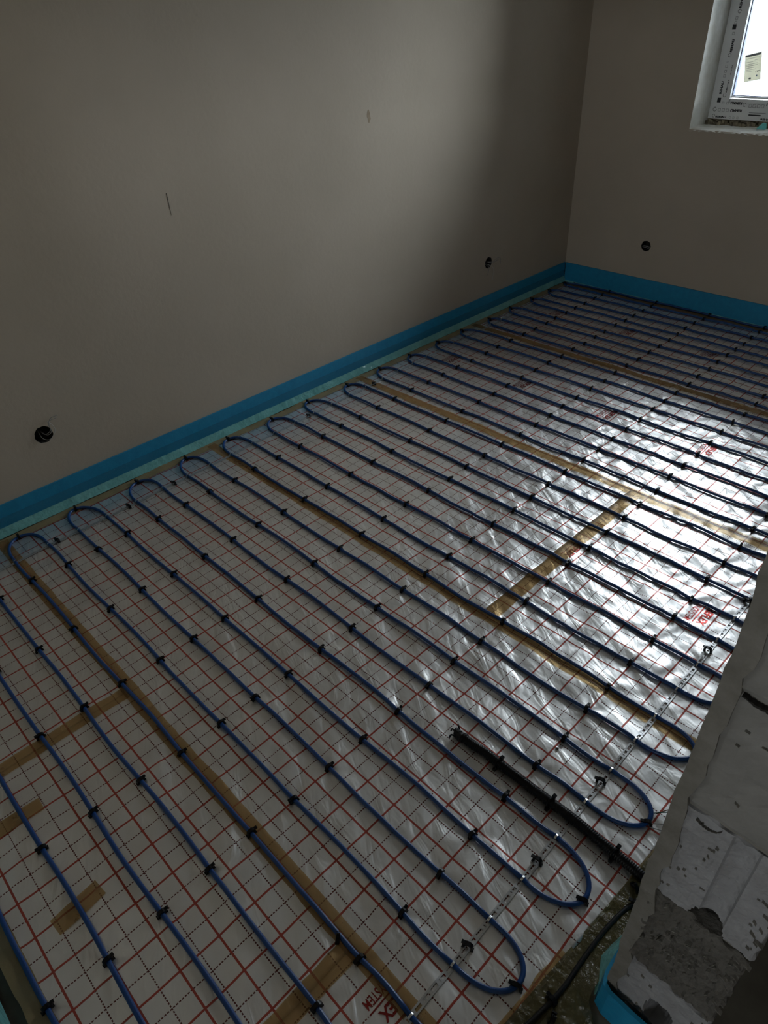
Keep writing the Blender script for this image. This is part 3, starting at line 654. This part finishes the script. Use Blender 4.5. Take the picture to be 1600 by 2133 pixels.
V += [(0.900, 0.188, 0.020), (0.898, 0.186, 0.014)]
F = [(2 * i, 2 * i + 1, 2 * i + 3, 2 * i + 2) for i in range(n)]
o = meshobj('film_flap', V, F, 'film_teal'); md = o.modifiers.new('thickness', 'SOLIDIFY'); md.thickness = 0.0004
tag(o, 'pale turquoise film flap standing at the raw wall corner', 'film')

# ------------------------------------------------------------------ heating cable
CR = 0.0058
cable = empty('heating_cable', (-0.4, 1.6, 0)); tag(cable, 'long blue heating cable laid in loops over the foil', 'cable')
def cz(x, y): return ground(x, y) + CR + 0.0006
def cable_piece(P, name):
    b = MB().tube(P, CR, 10); child(b, name, 'cable_blue', cable, True)
nr = len(RUNS)
def run_y(j, x):
    s = 0.0
    for c0, c1 in zip([XA] + COLS, COLS + [XB]):         # sideways bow between the clips
        if c0 <= x <= c1: s = math.sin(math.pi * (x - c0) / (c1 - c0)) * 0.0045 * math.sin(j * 3.7 + c0 * 11)
    return RUNS[j] + s
for j in range(nr):
    last = (j == nr - 1); x1 = XB if not last else 0.86
    xs = np.linspace(XA, x1, 66); P = []
    for x in xs:
        lift = 0.0
        for c0, c1 in zip([XA] + COLS, COLS + [XB]):
            if c0 <= x <= c1: lift = 0.0016 * math.sin(math.pi * (x - c0) / (c1 - c0)) * (0.6 + 0.5 * math.sin(j * 2.1 + c0 * 7))
        P.append((x, run_y(j, x), cz(x, RUNS[j]) + max(lift, 0)))
    cable_piece(P, 'cable_run')
def turn(j0, j1, xb, depth, skew):
    """U-turn between two neighbouring runs"""
    ya, yb = RUNS[j0], RUNS[j1]; c = (ya + yb) / 2; r = (yb - ya) / 2; P = []
    for t in np.linspace(0, 1, 27):
        a = -math.pi / 2 + math.pi * t; s = math.cos(a); x = xb + depth * math.copysign(abs(s) ** 0.92, 1)
        y = c + r * math.sin(a) * (1 + 0.10 * s) + skew * s
        P.append((x, y, cz(x, y)))
    cable_piece(P, 'cable_turn')
APX_L = {}; APX_R = {}
for j in range(0, nr - 1, 2):
    sk = [0.012, 0.006, 0.004, -0.008, 0.010][(j // 2) % 5]; dp = -0.128 - 0.006 * math.sin(j * 1.3)
    turn(j, j + 1, XA, dp, sk); APX_L[j] = (XA + dp, (RUNS[j] + RUNS[j + 1]) / 2 + sk)
for j in range(1, nr - 2, 2):
    sk = [0.004, 0.010, 0.008, -0.004][(j // 2) % 4]; dp = 0.128 + 0.008 * math.sin(j * 2.3)
    turn(j, j + 1, XB, dp, sk); APX_R[j] = (XB + dp, (RUNS[j] + RUNS[j + 1]) / 2 + sk)

# ------------------------------------------------------------------ clips
def clip_mesh():
    """black U-shaped pin: arch over the cable, barbed legs, thumb tab on top"""
    prof = []
    for t in np.linspace(0, math.pi, 9): prof.append((0.0108 * math.cos(t), 0.0105 + 0.0080 * math.sin(t)))
    prof = [(0.0120, -0.001), (0.0110, 0.004)] + prof + [(-0.0110, 0.004), (-0.0120, -0.001)]
    inner = [(0.0063 * math.cos(t), 0.0096 + 0.0046 * math.sin(t)) for t in np.linspace(math.pi, 0, 9)]
    inner = [(-0.0068, -0.001), (-0.0064, 0.004)] + inner + [(0.0064, 0.004), (0.0068, -0.001)]
    b = MB(); n = len(prof); w = 0.0046
    for x in (-w, w):
        for p in prof: b.V.append((x, p[0], p[1]))
        for p in inner[::-1]: b.V.append((x, p[0], p[1]))
    for i in range(n - 1):
        b.F.append((i, i + 1, n + i + 1, n + i)); o2 = 2 * n
        b.F.append((o2 + i + 1, o2 + i, o2 + n + i, o2 + n + i + 1))
        b.F.append((i + 1, i, o2 + i, o2 + i + 1)); b.F.append((n + i, n + i + 1, o2 + n + i + 1, o2 + n + i))
    for i in (0, n - 1): b.F.append((i, n + i, 3 * n + i, 2 * n + i) if i == 0 else (i, 2 * n + i, 3 * n + i, n + i))
    b.box(-0.0036, 0.0036, 0.0080, 0.0165, 0.0120, 0.0165)          # wing
    b.box(-0.0050, 0.0050, 0.0095, 0.0135, -0.001, 0.0030); b.box(-0.0050, 0.0050, -0.0135, -0.0095, -0.001, 0.0030)
    me = bpy.data.meshes.new('cable_clip'); me.from_pydata(b.V, [], b.F); me.materials.append(MATS['black_plastic']); me.update(); return me
CLIP = clip_mesh(); q = random.Random(3)
Rm = np.array(R); CV = np.array(CAM)
def visible(x, y, m=14):
    d = (np.array([x, y, 0.01]) - CV) @ Rm; px = 800 + 1437.44 * d[0] / -d[2]; py = 1066.5 - 1437.44 * d[1] / -d[2]
    if not (-m < px < 1600 + m and -m < py < 2133 + m): return False
    t = (DY1 - CAM[1]) / (y - CAM[1]) if y > DY1 else None
    return not (t is not None and CAM[0] + t * (x - CAM[0]) > 0.905)
ORD = ['zeroth', 'first', 'second', 'third', 'fourth', 'fifth', 'sixth', 'seventh', 'eighth', 'ninth', 'tenth', 'eleventh', 'twelfth', 'thirteenth', 'fourteenth', 'fifteenth', 'sixteenth', 'seventeenth']
def clip(x, y, rz, label, dz=0.0, tilt=None, group='clips pinning the blue cable'):
    o = bpy.data.objects.new('cable_clip', CLIP); link(o); o.location = (x, y, ground(x, y) - 0.0006 + dz)
    t = tilt if tilt else (q.uniform(-0.12, 0.12), q.uniform(-0.15, 0.15))
    o.rotation_euler = (t[0], t[1], rz + q.uniform(-0.2, 0.2)); tag(o, label, 'cable clip', group); return o
for j, ry in enumerate(RUNS):
    for i, cx in enumerate(COLS):
        if not visible(cx, ry): continue
        if j >= 4:
            where = 'on the %s run of the %s left loop' % ('near' if j % 2 == 0 else 'far', ORD[(j - 4) // 2 + 1])
        else:
            where = 'on the %s cable run from the front edge' % ORD[j + 1]
        clip(cx + q.uniform(-0.006, 0.006), run_y(j, cx), math.pi if q.random() < 0.25 else 0.0, '%s black clip from the left wall %s' % (ORD[i + 1], where))
for j, (x, y) in APX_L.items():
    if j >= 4 and visible(x, y): clip(x, y, math.pi / 2, 'black clip at the tip of the %s left-wall cable loop' % ORD[(j - 4) // 2 + 1], group='clips at loop tips')
for j, (x, y) in APX_R.items():
    if j >= 3 and visible(x, y): clip(x, y - 0.01, math.pi / 2 + 0.35, 'black clip at the tip of the %s right-hand cable loop' % ORD[(j - 3) // 2 + 1], group='clips at loop tips')

# ------------------------------------------------------------------ perforated mounting straps
def strap(p0, p1, label, w=0.0130, tabs=()):
    p0 = np.array(p0, float); p1 = np.array(p1, float); L = np.linalg.norm(p1 - p0); d = (p1 - p0) / L; nx = np.array([d[1], -d[0]])
    root = empty('mounting_strap', (*p0, 0)); tag(root, label, 'metal strap'); b = MB(); dash = MB()
    def quadbar(bb, s0, s1, a0, a1, z0, z1):
        k = len(bb.V)
        for z in (z0, z1):
            for s, a in ((s0, a0), (s1, a0), (s1, a1), (s0, a1)):
                c = p0 + d * s + nx * a; bb.V.append((c[0], c[1], max(ground(c[0], c[1]), 0.0015) + z))
        bb.F += [tuple(k + i for i in f) for f in ((0, 3, 2, 1), (4, 5, 6, 7), (0, 1, 5, 4), (1, 2, 6, 5), (2, 3, 7, 6), (3, 0, 4, 7))]
    n = int(L / 0.0250); h = w / 2; rail = 0.0043
    for i in range(n):
        s = i * L / n; e = (i + 1) * L / n
        quadbar(b, s, e, -h, -h + rail, 0.0018, 0.0032); quadbar(b, s, e, h - rail, h, 0.0018, 0.0032)
        quadbar(b, s, s + 0.0075, -h + rail, h - rail, 0.0018, 0.0032)
        if i % 2: quadbar(b, s + 0.0105, s + 0.0145, -h + rail, h - rail, 0.0018, 0.0030)
    band = child(b, 'band', 'steel_strap', root)
    for y in tabs:
        s = (y - p0[1]) / d[1]; c = p0 + d * s
        t = MB(); g0 = ground(c[0], c[1]); r = CR + 0.0014
        P = [(c[0], c[1] + r * math.cos(a), g0 + CR + 0.0008 + r * math.sin(a)) for a in np.linspace(-0.5, math.pi + 0.5, 9)]
        k = 0
        for p in P:
            for dx in (-0.0026, 0.0026): t.V.append((p[0] + dx, p[1], p[2]))
        for p in P:
            dy = p[1] - c[1]; dzz = p[2] - (g0 + CR); l = math.hypot(dy, dzz)
            for dx in (-0.0026, 0.0026): t.V.append((p[0] + dx, p[1] + dy / l * 0.0008, p[2] + dzz / l * 0.0008))
        for i in range(8):
            t.F += [(2 * i, 2 * i + 2, 2 * i + 3, 2 * i + 1), (18 + 2 * i, 18 + 2 * i + 1, 18 + 2 * i + 3, 18 + 2 * i + 2), (2 * i, 18 + 2 * i, 18 + 2 * i + 2, 2 * i + 2), (2 * i + 1, 2 * i + 3, 18 + 2 * i + 3, 18 + 2 * i + 1)]
        child(t, 'bent_tab', 'steel_bright', root).parent = band
    return root
sl = lambda y: -1.458 - 0.0292 * (y - 0.0)
strap((sl(-0.66), -0.66), (sl(3.86), 3.86), 'thin perforated steel strap near the left wall, under the cable loops', 0.0120, [y for y in RUNS if y > -0.2])
strap((0.656, -0.40), (0.640, 2.4), 'perforated steel strap along the right-hand cable loops', 0.0155, [y for y in RUNS if -0.3 < y < 2.3])
for x, y, lab in ((0.653, 0.075, 'lowest'), (0.652, 0.335, 'second lowest'), (0.648, 0.625, 'third lowest'), (0.645, 1.245, 'fourth lowest'), (0.642, 1.545, 'highest')):
    clip(x, y, math.pi / 2 + 0.2, '%s of the black clips holding down the right-hand steel strap' % lab, dz=0.0006, group='clips on the right-hand strap')
for x, y, lab in ((sl(0.10), 0.06, 'nearest'), (sl(0.33), 0.375, 'second nearest'), (sl(0.62), 0.60, 'third nearest'), (sl(1.38), 1.395, 'fourth nearest'), (sl(1.63), 1.86, 'fifth nearest')):
    clip(x, y, math.pi / 2 + 0.1, '%s of the black clips holding down the left-hand steel strap' % lab, dz=-0.002, group='clips on the left-hand strap')
clip(0.430, -0.112, 0.9, 'loose black clip on the tape crossing near the bottom edge', dz=0.001, tilt=(0.9, 0.2), group='stray clips')

# ------------------------------------------------------------------ black conduit with its ties
cond = empty('corrugated_conduit', (0.285, 0.475, 0)); tag(cond, 'black corrugated conduit with a taped end lying on the foil', 'conduit')
n = 330; P = []; rr = []
for i in range(n + 1):
    s = i / n; x = 0.300 + s * 0.620; y = 0.472 + 0.010 * math.sin(s * 3.0) - 0.004 * s
    P.append((x, y, ground(x, y) + 0.0140)); rr.append(0.0128 + 0.0014 * math.sin(2 * math.pi * i / 3.0 + 0.4))
child(MB().tube(P, rr, 18), 'corrugated_tube', 'black_plastic', cond, True)
b = MB(); t = np.linspace(0, 1, 14); P = [(0.272 + 0.040 * s, 0.4715 + 0.002 * math.sin(s * 9), 0.0165) for s in t]
child(MB().tube(P, [0.0105 + 0.0035 * math.sin(min(1, s * 2.2) * 1.7) + 0.0012 * math.sin(s * 23) for s in t], 13), 'taped_end', 'black_rubber', cond)
for k, (x, dy) in enumerate(((0.281, 0.012), (0.288, -0.013), (0.277, -0.002))):
    P = curve_pts([(x, 0.4715 + dy, 0.020), (x - 0.010, 0.4715 + dy * 1.5, 0.026), (x - 0.014, 0.4715 + dy * 1.9, 0.015)], 12)
    child(MB().tube(P, 0.0026, 6), 'tape_tail', 'black_rubber', cond)
for x in (0.425, 0.590, 0.775):
    cy = 0.472 + 0.010 * math.sin((x - 0.3) / 0.62 * 3.0) - 0.004 * (x - 0.3) / 0.62; P = [(x + 0.003 * math.sin(a * 2), cy + 0.0150 * math.cos(a), 0.0165 + 0.0150 * math.sin(a)) for a in np.linspace(0, 2 * math.pi, 22)]
    tie = MB().tube(P, 0.0024, 6, up=(1, 0, 0)); tie = child(tie, 'cable_tie', 'black_plastic', cond)
    child(MB().box(x - 0.004, x + 0.005, cy + 0.008, cy + 0.018, 0.026, 0.033), 'tie_head', 'black_plastic', cond).parent = tie
    child(MB().box(x - 0.004, x + 0.004, cy - 0.022, cy - 0.010, 0.001, 0.014), 'tie_foot', 'black_plastic', cond).parent = tie

# cold tail: black cable along the doorway edge
P = curve_pts([(0.925, 0.452, 0.0105), (0.888, 0.440, 0.0105), (0.862, 0.398, 0.0108), (0.849, 0.320, 0.0108), (0.846, 0.230, 0.0108), (0.846, 0.150, 0.0108), (0.834, 0.060, 0.0108), (0.812, -0.040, 0.0108), (0.772, -0.150, 0.0108), (0.720, -0.260, 0.0108)], 90)
o = MB().tube(P, 0.0053, 10).build('connection_cable', 'black_rubber', None, True); tag(o, 'black connection cable curving along the doorway edge of the foil', 'cable')
clip(0.868, 0.408, 0.35 + math.pi / 2, 'upright black clip on the black cable where it leaves the wall', dz=0.002, group='clips on the black cable')
clip(0.842, 0.118, 1.45, 'black clip on the black cable beside the crumpled tape', dz=0.002, group='clips on the black cable')
clip(0.858, 0.096, 0.4, 'black clip lying just below the crumpled tape', dz=0.003, tilt=(1.0, 0.3), group='clips on the black cable')
clip(0.845, 0.440, 1.2, 'black clip lying under the mouth of the conduit', dz=0.002, tilt=(0.9, 0.1), group='clips on the black cable')

# loose wires coming round the wall
lw = empty('loose_wires', (0.84, 0.65, 0)); tag(lw, 'bundle of thin loose wires poking out beside the raw wall end', 'wires')
for m, pts in (('wire_brown', [(0.90, 0.72, 0.060), (0.865, 0.70, 0.055), (0.825, 0.672, 0.032), (0.795, 0.640, 0.010)]),
               ('wire_green', [(0.90, 0.70, 0.045), (0.865, 0.685, 0.042), (0.825, 0.662, 0.026), (0.790, 0.638, 0.009)]),
               ('wire_grey', [(0.90, 0.66, 0.030), (0.868, 0.650, 0.030), (0.835, 0.632, 0.018), (0.795, 0.607, 0.007)]),
               ('wire_grey', [(0.90, 0.65, 0.020), (0.870, 0.640, 0.022), (0.840, 0.616, 0.012), (0.800, 0.598, 0.007)]),
               ('wire_white', [(0.90, 0.645, 0.012), (0.872, 0.630, 0.014), (0.850, 0.622, 0.010), (0.822, 0.620, 0.008)]),
               ('wire_grey', [(0.90, 0.63, 0.012), (0.874, 0.622, 0.016), (0.852, 0.600, 0.010), (0.842, 0.585, 0.007)])):
    child(MB().tube(curve_pts(pts, 20), 0.0013, 6), 'wire', m, lw, True)

# ------------------------------------------------------------------ wires in the socket holes
def hole_wires(loc, label, strands):
    r = empty('socket_wires', loc); tag(r, label, 'wires')
    for m, pts, rad in strands:
        child(MB().tube(curve_pts(pts, 26), rad, 6), 'wire', m, r, True)
x0 = XL; (hy, hz, hr), (hy2, hz2, hr2) = HOLES_L
hole_wires((x0 - 0.03, hy, hz), 'curled grey wires poking from the wall hole at the far left', [
    ('wire_white', [(x0 - 0.05, hy - 0.005, hz + 0.004), (x0 + 0.004, hy - 0.010, hz - 0.012), (x0 + 0.022, hy + 0.012, hz - 0.018), (x0 + 0.026, hy + 0.040, hz + 0.014), (x0 + 0.016, hy + 0.036, hz + 0.040), (x0 + 0.010, hy + 0.026, hz + 0.052)], 0.0013),
    ('wire_grey', [(x0 - 0.05, hy, hz + 0.006), (x0 + 0.006, hy + 0.002, hz + 0.002), (x0 + 0.020, hy + 0.024, hz + 0.016), (x0 + 0.014, hy + 0.030, hz + 0.045), (x0 + 0.010, hy + 0.045, hz + 0.060), (x0 + 0.010, hy + 0.075, hz + 0.062)], 0.0013),
    ('wire_grey', [(x0 - 0.05, hy + 0.004, hz), (x0 + 0.010, hy + 0.008, hz - 0.002), (x0 + 0.022, hy + 0.026, hz + 0.012), (x0 + 0.016, hy + 0.026, hz + 0.044), (x0 + 0.012, hy + 0.040, hz + 0.053), (x0 + 0.012, hy + 0.070, hz + 0.054)], 0.0013)])
hole_wires((x0 - 0.03, hy2, hz2), 'thin wires hanging from the wall hole near the corner', [
    ('wire_grey', [(x0 - 0.05, hy2, hz2 - 0.010), (x0 + 0.010, hy2 - 0.010, hz2 - 0.022), (x0 + 0.016, hy2 - 0.018, hz2 - 0.050), (x0 + 0.010, hy2 - 0.025, hz2 - 0.075)], 0.0014),
    ('wire_white', [(x0 - 0.05, hy2 + 0.005, hz2 - 0.012), (x0 + 0.015, hy2 + 0.010, hz2 - 0.020), (x0 + 0.020, hy2 + 0.030, hz2 - 0.050), (x0 + 0.012, hy2 + 0.032, hz2 - 0.110)], 0.0014),
    ('wire_grey', [(x0 - 0.05, hy2, hz2), (x0 + 0.015, hy2 + 0.015, hz2 + 0.004), (x0 + 0.020, hy2 + 0.060, hz2 + 0.018), (x0 + 0.014, hy2 + 0.100, hz2 + 0.008), (x0 + 0.010, hy2 + 0.108, hz2 - 0.030)], 0.0014),
    ('wire_grey', [(x0 - 0.05, hy2, hz2 + 0.003), (x0 + 0.012, hy2 + 0.015, hz2 - 0.002), (x0 + 0.018, hy2 + 0.055, hz2 + 0.004), (x0 + 0.012, hy2 + 0.085, hz2 + 0.004)], 0.0014)])
bx, bz, br = HOLE_B
hole_wires((bx, YB + 0.02, bz), 'grey wires coiled inside the wall hole below the window', [
    ('wire_white', [(bx - 0.010, YB + 0.05, bz - 0.010), (bx - 0.024, YB + 0.004, bz - 0.006), (bx - 0.004, YB - 0.010, bz + 0.004), (bx + 0.016, YB + 0.006, bz - 0.004), (bx + 0.020, YB + 0.04, bz - 0.012)], 0.0020),
    ('wire_grey', [(bx - 0.010, YB + 0.05, bz - 0.014), (bx - 0.020, YB + 0.010, bz - 0.014), (bx, YB, bz - 0.008), (bx + 0.014, YB + 0.012, bz - 0.016), (bx + 0.016, YB + 0.04, bz - 0.018)], 0.0020)])
# marks on the long wall
b = MB(); b.tube([(XL + 0.0006, 0.970, 1.113), (XL + 0.0010, 0.9705, 1.080), (XL + 0.0006, 0.972, 1.031)], [0.0011, 0.0009, 0.0005], 6)
o = b.build('pencil_stroke', 'mark_dark', wl); o['label'] = 'short dark vertical scratch'
P = rough_circle(2.085, 1.251, 0.020, 21, 14, 0.25); b = MB().prism([(2.085 + (a - 2.085) * 0.5 - (c - 1.251) * 0.15, 1.251 + (c - 1.251) * 1.4) for a, c in P], XL - 0.002, XL + 0.0006, lambda a, c, d: (d, a, c))
o = b.build('stain', 'mark_brown', wl); o['label'] = 'small brown stain'
# crumbs on the foil
for k, (x, y, s, lab) in enumerate(((0.508, 0.630, 0.006, 'dark mortar crumb on the foil between conduit and second seam'), (0.86, 0.53, 0.006, 'dark crumb by the loose wires'))):
    ph = [(x + s * math.cos(a) * q.uniform(0.6, 1.1), y + s * 0.8 * math.sin(a) * q.uniform(0.6, 1.1)) for a in np.linspace(0, 2 * math.pi, 8)[:-1]]
    g0 = ground(x, y); b = MB(); b.V = [(a, c, g0) for a, c in ph] + [(x + (a - x) * 0.6, y + (c - y) * 0.6, g0 + s * 0.7) for a, c in ph]
    m = len(ph); b.F = [tuple(range(m))[::-1], tuple(range(m, 2 * m))] + [(i, (i + 1) % m, m + (i + 1) % m, m + i) for i in range(m)]
    tag(b.build('mortar_crumb', 'crumb'), lab, 'crumb')
